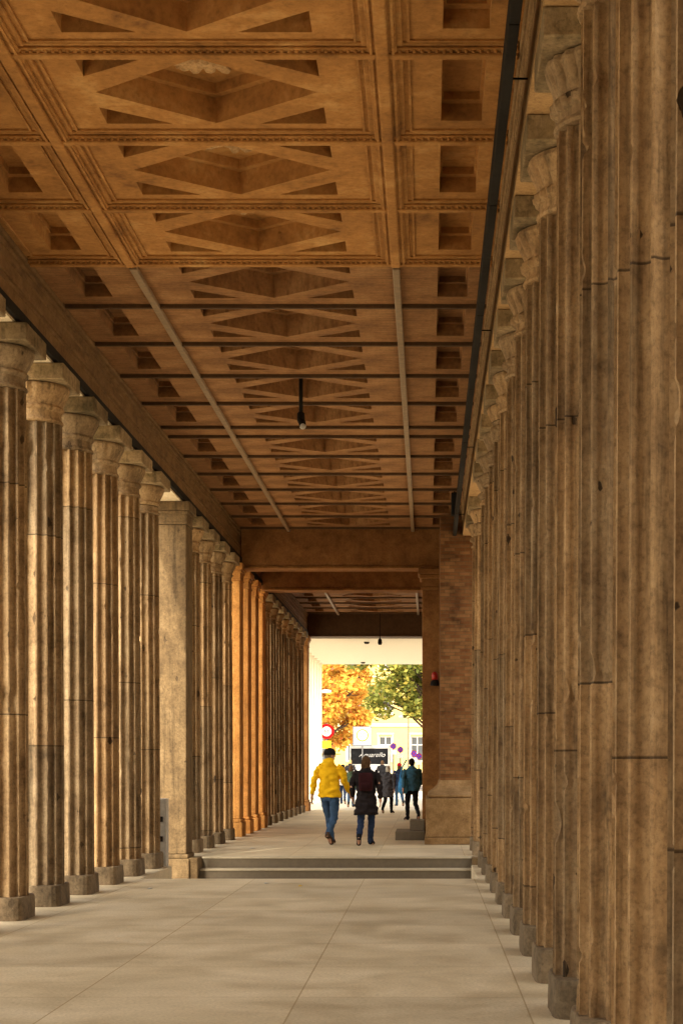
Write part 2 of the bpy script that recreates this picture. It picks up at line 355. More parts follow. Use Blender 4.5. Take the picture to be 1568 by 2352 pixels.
def shoulder_bag(label, X, D, z, w, h, m):
    r = empty('shoulder_bag', (X, D, z), label, 'bag')
    b = MB(); b.tube([(0,0,0),(0,0,h*.15),(0,0,h*.7),(0,0,h)], [(w*.35,.05),(w*.5,.075),(w*.45,.07),(w*.3,.03)], 16); b.build('bag_body', m, r, True)
    b = MB(); b.tube([(-w*.3,0,h*.9),(-.02,.02,h+.28),(.1,.02,h+.48)], [(.02,.008)]*3, 8); b.build('strap', m, r, True)
    return r
person('person in a bright yellow hooded jacket, blue jeans and black cap walking away', -1.82, 32.3, 1.78, 'yellow_jacket', 'blue_denim', 'grey_hair', ('black_cloth', True), .87, 1.05, -1, True, .7, True, 0, 'brown_leather', 1.0, 3, yaw=-.35)
_, s = person('person with brown hair in a long dark coat walking beside the yellow jacket', -1.13, 31.9, 1.645, 'dark_coat', 'navy', 'brown_hair', None, .60, 1.06, 1, True, .1, False, .07, 'black_cloth', 1.12, 11, .5, yaw=-.08)
backpack('dark maroon backpack worn over the long dark coat', -1.13, 31.9-.115, 1.0, .26, .34, .13, M['maroon_nylon'])
person('person in a blue jacket and black trousers walking near the brick pier', -.42, 46.3, 1.66, 'teal_jacket', 'black_cloth', 'black_hair', None, .84, 1.14, -1, False, .3, False, 0, 'black_cloth', 1.0, 21, yaw=.3)
shoulder_bag('light blue cloth bag hanging at the side of the blue jacket', -.66, 46.15, .72, .26, .42, M['light_blue_nylon'])
person('short white-haired person in a grey knee-length coat walking away', -1.22, 53.2, 1.46, 'grey_coat', 'black_cloth', 'white_hair', None, .60, 1.1, 1, False, -.2, False, .03, 'black_cloth', 1.05, 31, yaw=-.3)
person('person in a red hat and navy jacket further down the passage', -1.02, 62.5, 1.55, 'navy', 'blue_denim', 'brown_hair', ('red_wool', False), .84, 1.0, -1, False, 0, False, .05, 'black_cloth', 1.0, 41, yaw=.2)
person('person in a dark green jacket and jeans left of the dark coat', -2.68, 61, 1.47, 'green_jacket', 'blue_denim', 'brown_hair', None, .80, 1.0, 1, False, .4, False, .08, 'black_cloth', 1.0, 51)
person('child-sized person in a white top and cap under the white canopy', -3.22, 66, 1.50, 'white_cloth', 'navy', 'blond_hair', ('black_cloth', False), .84, 1.0, -1, False, 0, False, .02, 'black_cloth', 1.0, 61)
person('tall blond person in a black jacket far out in the sunlit street', -4.45, 100, 1.80, 'black_cloth', 'navy', 'blond_hair', None, .82, 1.1, 1, False, 0, False, .06, 'black_cloth', 1.0, 71)
person('person in a black jacket in front of the lettered truck', -2.45, 94, 1.74, 'black_cloth', 'black_cloth', 'brown_hair', None, .80, 1.1, -1, False, .2, False, 0, 'black_cloth', 1.0, 81)

# ---------------------------------------------------------------- columns
HN = 5.63; PL = .22; ZS = 5.06
PROF = [0.0, 0.0, .50, .80, .96, 1.0, .96, .80, .50]          # one flute: flat fillet, then a round hollow
POS = [0.0, .13, .17, .255, .39, .56, .735, .875, .96]
def shaft_mesh(name, m, seed, rows, ncr=22, fl=18):
    rnd = random.Random(seed); per = len(PROF); seg = fl*per; V = []; Fc = []
    crat = [(rnd.uniform(0, 2*PI), rnd.uniform(PL+.1, ZS), rnd.uniform(.02,.05), rnd.uniform(.02,.04), rnd.uniform(1,2.4), rnd.uniform(-.8,.8)) for _ in range(ncr)]
    for i in range(rows+1):
        z = PL+(ZS-PL)*i/rows; t = i/rows
        Rr = .340-.018*t-.006*t*t
        near = [c for c in crat if abs(c[1]-z) < c[2]*c[4]*1.3]
        for k in range(seg):
            f = k//per; q = k % per
            a = 2*PI*(f+POS[q])/fl
            d = .052*PROF[q]
            ch = 0
            if q < 2:
                n = noise.noise(Vector((f*7.31+seed, z*1.3, 3.3)))*.5+.8*noise.noise(Vector((f*3.7+q*.4, z*9.0, seed)))
                ch = min(.014, max(0, n-.46)*.14)+.0005*(1+noise.noise(Vector((f*2.2+q, z*16, seed))))
            rr = Rr-max(d, min(.03, d+ch))
            for c in near:
                da = ((a-c[0]+PI)%(2*PI)-PI)*Rr; dz = (z-c[1])/c[4]+da*c[5]
                dd = max(abs(da)*1.1+dz*.7, abs(dz))/c[2]          # angular chip
                if dd < 1: rr -= c[3]*(1-dd)**.5
            V.append((rr*math.cos(a), rr*math.sin(a), z))
    for i in range(rows):
        for k in range(seg):
            A = i*seg+k; Bq = i*seg+(k+1)%seg; Fc.append((A, Bq, Bq+seg, A+seg))
    me = bpy.data.meshes.new(name); me.from_pydata(V, [], Fc); me.materials.append(m); me.shade_smooth()
    try: me.set_sharp_from_angle(angle=R(30))
    except Exception: pass
    return me
near_shafts = [shaft_mesh('shaft', M['col'], sd, 230) for sd in (3, 14, 29)]
far_shafts = [shaft_mesh('shaft', M['colgrey'], sd, 150, 10) for sd in (5, 41)]
CP = [(.306,0),(.325,.004),(.335,.02),(.325,.045),(.310,.05),(.309,.10),(.325,.105),(.340,.125),(.346,.155),(.332,.18),(.318,.185),(.322,.20),(.336,.235),(.356,.28),(.378,.325),(.394,.36),(.388,.39),(.37,.40)]
CPL = [(.306,0),(.322,.004),(.330,.02),(.322,.04),(.310,.05),(.308,.12),(.320,.13),(.331,.145),(.336,.16),(.331,.175),(.320,.185),(.324,.20),(.345,.24),(.368,.285),(.388,.33),(.396,.365),(.388,.39),(.37,.40)]
def cap_mesh(seed, prof, carved):
    rnd = random.Random(seed)
    bites = [(rnd.uniform(0,2*PI), rnd.uniform(.15,.4), rnd.uniform(.05,.14)) for _ in range(4)]
    def mod(i, a):
        k = 1.0
        if i in (1, 2, 3): k += .008*math.cos(40*a)
        if i in (7, 8): k += (.05 if carved else .015)*math.cos(24*a)
        if carved:
            if i == 6: k += .014*math.cos(24*a)
            if 10 <= i <= 15: k += (.02, .035, .05, .06, .055, .03)[i-10]*(abs(math.cos(10*a))-.6)
        if i >= 13:
            for c, w, d in bites:
                da = abs((a-c+PI)%(2*PI)-PI)
                if da < w: k -= d*(1-(da/w)**2)*(.5+.5*math.sin(a*23+seed))*(.6 if carved else .35)
        return k
    q = MB(); q.lathe([(r, z+ZS) for r, z in prof], 160, mod); me = q.mesh('capital', M['col'] if carved else M['colgrey'], True)
    try: me.set_sharp_from_angle(angle=R(28))
    except Exception: pass
    return me
caps = [cap_mesh(s, CP, True) for s in (1, 2, 3)]
capl = [cap_mesh(s, CPL, False) for s in (4, 5, 6)]
def rough_box(x, z0, z1, m, name, bev, seed, amp=.006, seg=2):
    q = MB(); q.box(-x, x, -x, x, z0, z1, bev, seg)
    bmesh.ops.subdivide_edges(q.bm, edges=q.bm.edges[:], cuts=2, use_grid_fill=True)
    for v in q.bm.verts: v.co += Vector([noise.noise(v.co*6+Vector((seed+k*11,0,0))) for k in range(3)])*amp
    return q.mesh(name, m)
abac = [rough_box(.425, ZS+.402, HN, M['abacus'], 'abacus', .008, s, .003, 1) for s in (1, 2)]
def plinth_mesh(seed):
    q = MB()
    def mod(i, a):
        c, s = abs(math.cos(a)), abs(math.sin(a)); p = 7.0
        return (c**p+s**p)**(-1/p)*(1+.010*noise.noise(Vector((math.cos(a)*3+seed, math.sin(a)*3, i*.7))))
    q.lathe([(.357,0),(.357,.06),(.355,.12),(.353,.19),(.348,.215),(.342,PL)], 64, mod)
    return q.mesh('plinth', M['plinth'])
plin = [plinth_mesh(s) for s in (1, 2)]
ORD = ['first','second','third','fourth','fifth','sixth','seventh','eighth','ninth','tenth','eleventh','twelfth','thirteenth','fourteenth','fifteenth','sixteenth','seventeenth','eighteenth','nineteenth']
cidx = 0
def column(X, D, zs, label, group, near=True):
    global cidx; cidx += 1
    r = empty('column', (X, D, 0), label, 'column', group); r.scale = (1, 1, zs)
    a = (cidx*5 % 18)*PI/9+PI/18
    o = link('plinth', plin[cidx % 2], r); o.rotation_euler.z = (cidx % 4)*PI/2
    o = link('shaft', (near_shafts[cidx % 3] if near else far_shafts[cidx % 2]), r); o.rotation_euler.z = a
    o = link('capital', (caps if X > 0 else capl)[cidx % 3], r); o.rotation_euler.z = a*1.7
    o = link('abacus', abac[cidx % 2], r); o.rotation_euler.z = (cidx % 4)*PI/2
    return r
AXL, AXR = -4.18, 1.085
for k in range(6): column(AXL, 16.75+1.655*k, 1.0, 'fluted stone column, %s of the six left columns before the crossing, counted from the nearest' % ORD[k], 'columns of the left row', k == 3)
for k in range(-11, 0): column(AXL, 16.75+1.655*k, 1.0, 'unseen fluted stone column added to the near left row to block sun', 'unseen columns added for the light', False)  # unseen nearer columns, added to keep direct sun out of the gallery
n = 0
for k in range(-3, 13):
    D = 10.4+1.655*k
    if abs(D-26.95) < .3: continue
    column(AXR, D, 1.034, 'pockmarked fluted stone column, %s of the right row counted from the nearest' % ORD[n], 'columns of the right row', True); n += 1
for k in range(-8, -3): column(AXR, 10.4+1.655*k, 1.034, 'unseen fluted stone column added to the near right row for the light', 'unseen columns added for the light', False)  # unseen columns continuing the right row, added to shape the light
for k, D in enumerate((29.5, 31.1, 32.75, 34.4)): column(AXL, D, 1.0, 'dark fluted column, %s of the four between the plain pier and the orange piers' % ORD[k], 'left columns beyond the crossing', k > 1)
for k in range(8): column(AXL, 42.7+1.655*k, 1.0, 'far fluted column, %s after the orange piers on the left' % ORD[k], 'far left columns', True)
def pier(name, X, D, w, z0, zt, m, label, group=None, base=.30):
    r = empty(name, (X, D, z0), label, 'pier', group); h = zt-z0
    q = MB(); q.box(-w-.05, w+.05, -w-.05, w+.05, 0, base, .015, 2); q.box(-w-.03, w+.03, -w-.03, w+.03, base+.002, base+.07, .02, 2); q.build('plinth', m, r)
    q = MB(); q.box(-w, w, -w, w, base+.07, h-.36, .018, 2); q.build('shaft', m, r)
    q = MB(); q.box(-w-.015, w+.015, -w-.015, w+.015, h-.36, h-.32, .008, 2); q.box(-w-.003, w+.003, -w-.003, w+.003, h-.32, h-.20); q.box(-w-.03, w+.03, -w-.03, w+.03, h-.20, h-.14, .015, 2); q.box(-w-.055, w+.055, -w-.055, w+.055, h-.139, h, .008, 1); q.build('capital', m, r)
    return r
pier('stone_pier', -4.15, 27.80, .35, -.53, HN, M['pier'], 'plain square stone pier at the far side of the crossing on the left', None, .53)
for k in range(4): pier('stone_pier', -4.18, 36.1+1.655*k, .33, 0, HN, M['orange'], 'smooth stone pier coloured sunlit orange, %s of four in the left row' % ORD[k], 'orange piers')
pier('stone_pier', -4.20, 56.1, .36, 0, HN, M['beam'], 'brown end pier at the far left before the white canopy')

# ---------------------------------------------------------------- entablature, ceiling
CZ = 6.36; Y0 = -3.0
XR = .655
def architrave(x0, x1, zb, inner, label):
    r = empty('architrave', (0,0,0), label, 'beam')
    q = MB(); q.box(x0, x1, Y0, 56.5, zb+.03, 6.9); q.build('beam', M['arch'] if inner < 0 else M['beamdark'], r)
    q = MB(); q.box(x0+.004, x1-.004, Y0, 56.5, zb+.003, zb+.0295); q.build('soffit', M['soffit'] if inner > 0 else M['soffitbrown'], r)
    s = 1 if inner > 0 else -1
    e = x1 if inner > 0 else x0
    for zz, pr, hh in ((CZ-.06, .035, .055), (CZ-.13, .02, .04), (CZ-.22, .012, .03), (zb+.36, .02, .05), (zb+.30, .012, .04)):
        q = MB(); a, b = sorted((e-.02*s, e+pr*s)); q.box(a, b, Y0, 56.5, zz, zz+hh-.002, .010, 2); q.build('moulding', M['arch'] if inner < 0 else M['beamdark'], r)
    a, b = sorted((x0 if inner > 0 else x1, (x0-.25) if inner > 0 else (x1+.25)))
    q = MB(); q.box(a, b, Y0, 56.5, 6.5, 6.9, .02, 2); q.build('cornice', M['arch'], r)
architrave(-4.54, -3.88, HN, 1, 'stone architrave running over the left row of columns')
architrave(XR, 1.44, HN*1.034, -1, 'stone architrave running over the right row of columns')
ceil = empty('ceiling', (0,0,0)); tag(ceil, 'coffered ceiling of the gallery', 'ceiling', None, 'structure')
q = MB(); q.box(-4.85, 1.75, Y0, 57, 6.9, 7.2); q.build('light_block_roof', M['beam'], ceil)  # unseen slab over the panels, added to block light from above
XA, XB = -3.885, XR+.005
def panel(L, rich, holes=True):
    bm = bmesh.new(); E = []
    def loop(pts):
        vs = [bm.verts.new((x, y, 0)) for x, y in pts]
        for i in range(len(vs)): E.append(bm.edges.new((vs[i], vs[(i+1)%len(vs)])))
        return vs
    loop([(XA,0),(XB,0),(XB,L),(XA,L)]); H = []
    if holes:
        a, b, c0, c1 = -2.44, -.77, .16, 1.40; mx, my = (a+b)/2, (c0+c1)/2
        H.append((loop([(a+.03,my),(mx,c0+.01),(b-.03,my),(mx,c1-.01)]), [(.19,.86),(.27,.80)] if rich else [(.24,.84),(.46,.72)]))
        for sx, ex in ((1,a),(-1,b)):
            for sy, ey in ((1,c0),(-1,c1)):
                H.append((loop([(ex,ey),(ex+sx*.50,ey),(ex,ey+sy*.33)]), [(.26,.85),(.34,.8)]))
        for x0, x1 in ((-3.57,-3.28),(.10,.41)):
            H.append((loop([(x0,.18),(x1,.18),(x1,1.34),(x0,1.34)]), [(.13,.86),(.19,.80)]))
    bmesh.ops.triangle_fill(bm, use_beauty=True, edges=E)
    for vs, lv in H:
        cen = sum((v.co for v in vs), Vector())/len(vs); base = [v.co.copy() for v in vs]; cur = vs; sc = 1.0
        for d, nsc in lv:
            up = [bm.verts.new(cen+(p-cen)*sc+Vector((0,0,d))) for p in base]
            inn = [bm.verts.new(cen+(p-cen)*nsc+Vector((0,0,d))) for p in base]
            for A, B_ in ((cur, up), (up, inn)):
                for i in range(len(A)):
                    j = (i+1)%len(A); bm.faces.new((A[i], A[j], B_[j], B_[i]))
            cur = inn; sc = nsc
        bm.faces.new(cur)
    me = bpy.data.meshes.new('coffered_panel'); bm.to_mesh(me); bm.free(); return me
rich = panel(1.653, True); rich.materials.append(M['plaster'])
poor = panel(1.653, False); poor.materials.append(M['boards'])
def rosette(parent, x, y, z, seed):
    q = MB(); rn = random.Random(seed)
    for k in range(16):
        if rn.random() < .25: continue
        a = k*PI/8; q.ell((.22*math.cos(a), .16*math.sin(a), 0), (.13,.05,.03), 8, Matrix.Rotation(a, 4, 'Z'))
    q.ell((0,0,-.02), (.09,.09,.05), 10)
    for v in q.bm.verts: v.co += Vector((0,0,.02))*noise.noise(v.co*20+Vector((seed,0,0)))
    o = q.build('rosette', M['rosette'], parent); o.location = (x, y, z)
LX = (-2.87, -.31)
def bay(D, r, hole=True, L=1.653):
    if hole: p = link('coffered_panel', rich if r else poor, ceil, (0, D, CZ))
    else:
        me = panel(L, False, False); me.materials.append(M['boards']); p = link('plain_panel', me, ceil, (0, D, CZ))
    if r and D > 8: rosette(p, -1.605, .78, .25, int(D*10))
def rib(D, r):
    q = MB(); e = .045
    if r:
        q.box(XA+e, XB-e, D-.115, D+.115, CZ-.018, CZ+.01, .006); q.box(XA+e, XB-e, D-.08, D+.08, CZ-.04, CZ-.0185, .006); q.box(XA+e, XB-e, D-.04, D+.04, CZ-.068, CZ-.0405, .012, 2)
        x = XA+e
        if D > 9:
            while x < XB-e:
                for s in (-1, 1): q.ell((x, D+s*.058, CZ-.043), (.016,.012,.016), 6)
                x += .05
        q.build('cross_rib', M['plaster'], ceil)
    else:
        q.box(XA+e, XB-e, D-.022, D+.022, CZ-.045, CZ+.01, .006); q.build('cross_batten', M['tim'], ceil)
Ds = [11.87+1.653*k for k in range(-9, 9)]
for i, D in enumerate(Ds):
    r = D < 15.5
    rib(D, D < 17); bay(D, r) if D < 24.5 else bay(D, False, False, .711)
Ds2 = [25.80+1.653*k for k in range(19)]
for D in Ds2:
    rib(D, False)
    if D < 55: bay(D, False)
bay(25.80+18*1.653, False, False, .55)
for x in LX:
    q = MB(); y0, y1 = Y0+.1, 16.83
    q.box(x-.14, x+.14, y0, y1, CZ-.022, CZ+.008, .006); q.box(x-.10, x+.10, y0, y1, CZ-.05, CZ-.0225, .006); q.box(x-.045, x+.045, y0, y1, CZ-.085, CZ-.0505, .015, 2)
    for s in (-1, 1): q.box(x+s*.075-.009, x+s*.075+.009, y0, y1, CZ-.062, CZ-.0505)
    q.build('long_rib', M['plaster'], ceil)
    q = MB(); q.box(x-.036, x+.036, 16.98, 56.0, CZ-.062, CZ-.004, .008); q.build('long_bar', M['bar'], ceil)
# panel border mouldings of the near bays
for D in Ds:
    if not 8 < D < 15.5: continue
    for x0, x1 in ((-2.70,-.48),(-3.80,-3.04),(-.14,.58)):
        q = MB()
        y0, y1 = D+.13, D+1.523; t = .018
        q.box(x0, x1, y0, y0+t, CZ-.016, CZ+.004); q.box(x0, x1, y1-t, y1, CZ-.016, CZ+.004); q.box(x0, x0+t, y0+t+.001, y1-t-.001, CZ-.016, CZ+.004); q.box(x1-t, x1, y0+t+.001, y1-t-.001, CZ-.016, CZ+.004)
        q.build('panel_moulding', M['plaster'], ceil)

def crossbeam(D, d, z0, m, label, x0=-3.86, x1=.65):
    r = empty('cross_beam', (0, D, 0), label, 'beam')
    q = MB(); q.box(x0, x1, 0, d, z0+.05, CZ+.4, .01); q.build('beam', m, r)
    q = MB(); q.box(x0, x1, -.03, d+.03, z0, z0+.0495, .012, 2); q.build('soffit_moulding', m, r)
crossbeam(36.0, .55, 5.54, M['beam'], 'brown cross beam spanning the passage where the near ceiling ends')
crossbeam(40.5, .55, 5.54, M['beam'], 'second brown cross beam just behind the first one')
crossbeam(56.1, .85, 5.62, M['tim'], 'dark cross beam at the far end above the bright opening')

# cable trays
def tray(x0, x1, z0, z1, y0, y1, label, arms):
    r = empty('cable_tray', (0,0,0), label, 'cable tray')
    y = y0
    while y < y1:
        q = MB(); q.box(x0, x1, y, min(y+3.29, y1), z0, z1, .004); q.build('channel', M['metal'], r); y += 3.31
    if arms:
        y = y0+1.2
        while y < y1:
            q = MB(); q.box(x1+.001, arms, y-.006, y+.006, z1-.015, z1-.004); q.build('bracket', M['metal'], r); y += 6.62
tray(.475, .54, EH+4.35, EH+4.52, Y0, 35.9, 'flat black cable tray running along the ceiling above the right columns', XR+.005)
tray(-3.878, -3.835, HN+.03, HN+.14, Y0, 56, 'flat black cable tray running along the foot of the left architrave', None)

# ---------------------------------------------------------------- floor, steps, ground
def struct(name, mb, m): return tag(mb.build(name, m), None, None, None, 'structure')
q = MB(); q.box(-4.8, 1.7, -3.2, 22.6, -.53, 0, .008)
struct('floor', q, M['floor'])
q = MB(); q.box(-4.8, 1.7, 28.25, 57.0, -.53, 0, .008); struct('floor_beyond_crossing', q, M['floor'])
q = MB(); q.box(-4.8, -3.74, 22.603, 25.5, -.53, -.002, .01); q.box(.64, 1.7, 22.603, 25.7, -.53, -.002, .01); struct('floor_wings', q, M['floor'])
q = MB(); q.box(-4.8, 1.7, 28.0, 28.248, -.53, -.031); q.box(-3.62, .70, 27.66, 27.998, -.53, -.206); q.box(-3.62, .70, 27.32, 27.659, -.53, -.381); struct('steps', q, M['step'])
q = MB(); q.box(-4.8, 1.7, 27.985, 28.247, -.030, .001, .006); q.box(-3.615, .695, 27.645, 27.98, -.205, -.176, .006); q.box(-3.615, .695, 27.305, 27.64, -.380, -.351, .006); struct('step_treads', q, M['steptop'])
q = MB(); q.box(-3.80, -3.623, 27.45, 27.98, -.53, .01, .01); q.box(.703, .88, 27.45, 27.98, -.53, .01, .01); struct('step_cheeks', q, M['pier'])
bm = bmesh.new(); ys = [(-2500,-.53),(40,-.53),(56.9,-.53),(57.02,-.012),(4000,-.012)]; vs = [[bm.verts.new((x, y, z)) for x in (-2500, 2500)] for y, z in ys]
for A, B in zip(vs, vs[1:]): bm.faces.new((A[0], A[1], B[1], B[0]))
me = bpy.data.meshes.new('ground'); bm.to_mesh(me); bm.free(); me.materials.append(M['ground']); tag(link('ground', me), None, None, None, 'structure')
q = MB(); q.box(-14, 12, 57.03, 99, -.1, 0); struct('pavement', q, M['paving'])
q = MB(); q.box(-60, 60, 99.3, 127, -.2, -.006); struct('road', q, M['asphalt'])
q = MB(); q.box(-60, 60, 127.1, 140, -.2, .10, .02); struct('far_pavement', q, M['paving'])
r = empty('added_end_wall', (0,0,0), 'unseen stone end wall added behind the viewer to shut out frontal light', 'wall')  # unseen wall added so light enters only from the sides
q = MB(); q.box(-4.85, 1.75, -3.7, -3.25, -.53, 7.2, .02); q.build('wall', M['arch'], r)
# unseen museum front, added beyond the right colonnade to cut sky light
r = empty('added_museum_front', (15,0,0), 'unseen long stone museum front added beyond the right colonnade to cut sky light', 'building')
q = MB(); q.box(0, 12, -12, 52, -.53, 9.0); q.build('wall', M['museum'], r)
q = MB(); q.box(-.4, 0, -12.2, 52.2, 8.4, 9.1, .05); q.build('cornice', M['museum'], r)
q = MB(); q.box(-.15, 0, -12.1, 52.1, -.53, .7, .03); q.build('base_course', M['museum'], r)
for k in range(14):
    q = MB(); q.box(-.03, .10, -9+4.4*k, -7.4+4.4*k, 2.2, 5.6, .02); w = q.build('window', M['frame'], r)
    q = MB(); q.box(-.035, -.031, -8.85+4.4*k, -7.55+4.4*k, 2.35, 5.45); q.build('pane', M['glass'], w)

# ---------------------------------------------------------------- right wall pieces at the far portal
r = empty('brick_pier', (0,0,0), 'red brick pier with a pale stone base on the right of the passage', 'pier')
q = MB(); q.box(.235, .98, 33.0, 35.8, 1.18, CZ-.15, .006); q.build('brickwork', M['brick'], r)
q = MB(); q.box(-.06, 1.02, 32.3, 35.85, 0, .13, .015, 2); q.box(-.04, 1.0, 32.34, 35.84, .132, .86, .02, 2); q.box(.0, 1.0, 32.45, 35.83, .861, .93, .03, 3)
pr = [(-.0,32.5,.931),(.10,32.7,1.0),(.19,32.86,1.08),(.225,32.94,1.19)]
for i in range(3):
    a, b = pr[i], pr[i+1]
    V = [(a[0],a[1],a[2]),(1.0,a[1],a[2]),(1.0,35.82,a[2]),(a[0],35.82,a[2]),(b[0],b[1],b[2]),(1.0,b[1],b[2]),(1.0,35.82,b[2]),(b[0],35.82,b[2])]
    v = [q.bm.verts.new(p) for p in V]
    for f in ((0,3,2,1),(4,5,6,7),(0,1,5,4),(1,2,6,5),(2,3,7,6),(3,0,4,7)): q.bm.faces.new([v[k] for k in f])
q.build('stone_base', M['arch'], r)
r = empty('portal_wall', (0,0,0), 'brown stone wall end framing the right side of the bright opening', 'wall')
q = MB(); q.box(-.10, .72, 36.6, 56.9, 0, CZ-.12); q.build('wall', M['beam'], r)
q = MB(); q.box(-.115, .60, 35.95, 36.599, 0, 5.08, .012, 2); q.build('pilaster', M['beam'], r)
q = MB(); q.box(-.14, .62, 35.92, 36.62, 5.082, 5.16, .015, 2); q.box(-.12, .61, 35.94, 36.60, 5.161, 5.32); q.box(-.17, .64, 35.9, 36.64, 5.321, 5.42, .02, 2); q.box(-.20, .66, 35.87, 36.66, 5.421, 5.53, .012, 2); q.build('capital', M['beam'], r)
r = empty('stone_steps', (0,0,0), 'two small grey stone steps beside the brick pier', 'steps')
q = MB(); q.box(-.64, -.065, 34.2, 35.85, 0, .17, .012, 2); q.build('lower_step', M['step'], r)
q = MB(); q.box(-.36, -.065, 34.75, 35.84, .172, .37, .012, 2); q.build('upper_step', M['step'], r)

# ---------------------------------------------------------------- small fittings
p = at(691, 868, 22.0)
r = empty('security_camera', (p.x, 22.0, CZ-.02), 'security camera hanging from the ceiling on a dark pole', 'camera')
q = MB(); q.tube([(0,0,.02),(0,0,-.42)], .026, 14); q.build('pole', M['metal'], r, True)
q = MB(); q.lathe([(.02,-.40),(.045,-.42),(.05,-.50),(.04,-.54)], 20); q.build('mount', M['metal'], r, True)
q = MB(); q.tube([(-.01,.0,-.50),(.02,-.06,-.55),(.03,-.16,-.60)], [.04,.046,.042], 16); q.build('housing', M['metal'], r, True)
q = MB(); q.ell((.032,-.13,-.605), (.042,.045,.045), 16); q.build('dome', M['steelgrey'], r, True)
p = at(872, 1418, 55.5)
r = empty('pendant_lamp', (p.x, 55.6, 5.62+.1), 'small pendant lamp hanging below the dark far beam', 'lamp')
q = MB(); q.tube([(0,0,.6),(0,0,-.22)], .012, 8); q.build('rod', M['metal'], r)
q = MB(); q.lathe([(.03,-.2),(.06,-.24),(.07,-.34),(.05,-.40)], 16); q.build('lamp_shade', M['metal'], r, True)
p = at(998, 1562, 35.9)
r = empty('warning_lamp', (p.x, 35.94, p.z), 'red warning lamp with black foot on the wall by the brick pier', 'lamp')
q = MB(); q.lathe([(.085,-.12),(.10,-.10),(.08,-.03),(.06,0)], 20, None, (0,-.11)); q.build('foot', M['metal'], r, True)
q = MB(); q.lathe([(.06,.001),(.066,.06),(.06,.13),(.035,.165),(.01,.172)], 20, None, (0,-.11)); q.build('lens', M['redglass'], r, True)
q = MB(); q.box(-.03, .03, -.11, 0, -.10, -.05); q.build('bracket', M['metal'], r)
p = at(1043, 1158, 31)
r = empty('loudspeaker', (p.x, 31, p.z), 'small black loudspeaker box under the cable tray at the far right', 'loudspeaker')
q = MB(); q.box(-.06, .06, -.1, .1, -.2, .2, .02, 2); q.build('cabinet', M['metal'], r)
q = MB(); q.box(-.048, .048, -.108, -.1005, -.17, .17, .004); q.build('grille', M['rubber'], r)
q = MB(); q.box(-.012, .012, -.02, .02, .2, .36); q.build('bracket', M['metal'], r)
r = empty('cabinet_post', (-3.925, 25.72, -.53), 'narrow pale grey metal cabinet standing by the left columns at the crossing', 'cabinet')
q = MB(); q.box(-.10, .085, -.14, .14, .0, 1.51, .012, 2); q.build('housing', M['steelgrey'], r)
for zz in (1.17, .88): q = MB(); q.box(-.03, .04, -.146, -.1402, zz, zz+.08); q.build('slot', M['rubber'], r)
for (x, y, w) in ((580, 1949, .05), (612, 2030, .03), (345, 2042, .03), (690, 2036, .025)):
    D = EH*F/(y-CY); X = (x-CX)/F*D
    q = MB(); zz = .002
    v = [q.bm.verts.new(c) for c in ((-w,-w,zz),(w*.8,-w*1.2,zz+.01),(w*1.1,w,zz+.004),(-w*.6,w*1.3,zz+.015))]; q.bm.faces.new(v)
    o = q.build('paper_scrap', M['whitep'] if w > .026 else M['yellow']); o.location = (X, D, 0)
    tag(o, {580:'white paper scrap lying just behind the steps', 612:'tiny pale scrap lying near the floor edge in the middle', 345:'tiny pale scrap lying near the left columns', 690:'tiny yellow leaf lying near the floor edge'}[x], 'litter')

# ---------------------------------------------------------------- white canopy beyond
r = empty('canopy', (0,0,0), 'white flat canopy beyond the dark far beam', 'canopy')
q = MB(); q.box(-4.9, 4.0, 57.05, 71.5, 5.62, 6.3, .02); q.build('canopy_slab', M['white'], r)
q = MB(); q.lathe([(.06,5.55),(.09,5.58),(.09,5.62)], 16, None, (-2.05, 58.5)); q.build('ceiling_light', M['metal'], r)
q = MB(); q.lathe([(.06,5.56),(.09,5.59),(.09,5.62)], 16, None, (-2.6, 70)); q.build('ceiling_light', M['metal'], r)
for k in range(9):
    o = empty('white_pier', (-4.44, 57.8+1.62*k, 0), 'slender white square pier, %s of the row carrying the white canopy' % ORD[k], 'pier', 'white canopy piers')
    q = MB(); q.box(-.14, .14, -.14, .14, .0, 5.618, .006); q.build('shaft', M['white'], o)

# ---------------------------------------------------------------- street beyond
bld = empty('apartment_building', (0,140,0), 'yellow rendered building with white windows behind the trees', 'building')
wins = [(-3.4+2.55*n_, z0) for n_ in range(-5, 4) for z0 in (1.8, 5.55, 9.2)]
def wall_with_holes():
    bm = bmesh.new(); E = []
    def loop(pts):
        vs = [bm.verts.new((x, 0, z)) for x, z in pts]
        for i in range(len(vs)): E.append(bm.edges.new((vs[i], vs[(i+1)%len(vs)])))
        return vs
    loop([(-34,0),(22,0),(22,15),(-34,15)]); L = []
    for x, z in wins: L.append(loop([(x-.52,z),(x+.52,z),(x+.52,z+2.0),(x-.52,z+2.0)]))
    bmesh.ops.triangle_fill(bm, use_beauty=True, edges=E)
    for vs in L:
        up = [bm.verts.new(v.co+Vector((0,.22,0))) for v in vs]
        for i in range(4): bm.faces.new((vs[i], vs[(i+1)%4], up[(i+1)%4], up[i]))
    for A in (((-34,.5,0),(22,.5,0),(22,.5,15),(-34,.5,15)), ((-34,0,15),(22,0,15),(22,10,15),(-34,10,15)), ((22,0,0),(22,10,0),(22,10,15),(22,0,15)), ((-34,0,0),(-34,10,0),(-34,10,15),(-34,0,15))):
        bm.faces.new([bm.verts.new(p) for p in A])
    me = bpy.data.meshes.new('wall'); bm.to_mesh(me); bm.free(); me.materials.append(M['facade']); return me
link('wall', wall_with_holes(), bld)
q = MB(); q.box(-34, 22, -.10, -.002, 4.55, 4.85, .03); q.box(-34, 22, -.06, -.002, 8.5, 8.7, .02); q.box(-34, 22, -.3, -.002, 14.2, 14.9, .05); q.build('string_course', M['trim'], bld)
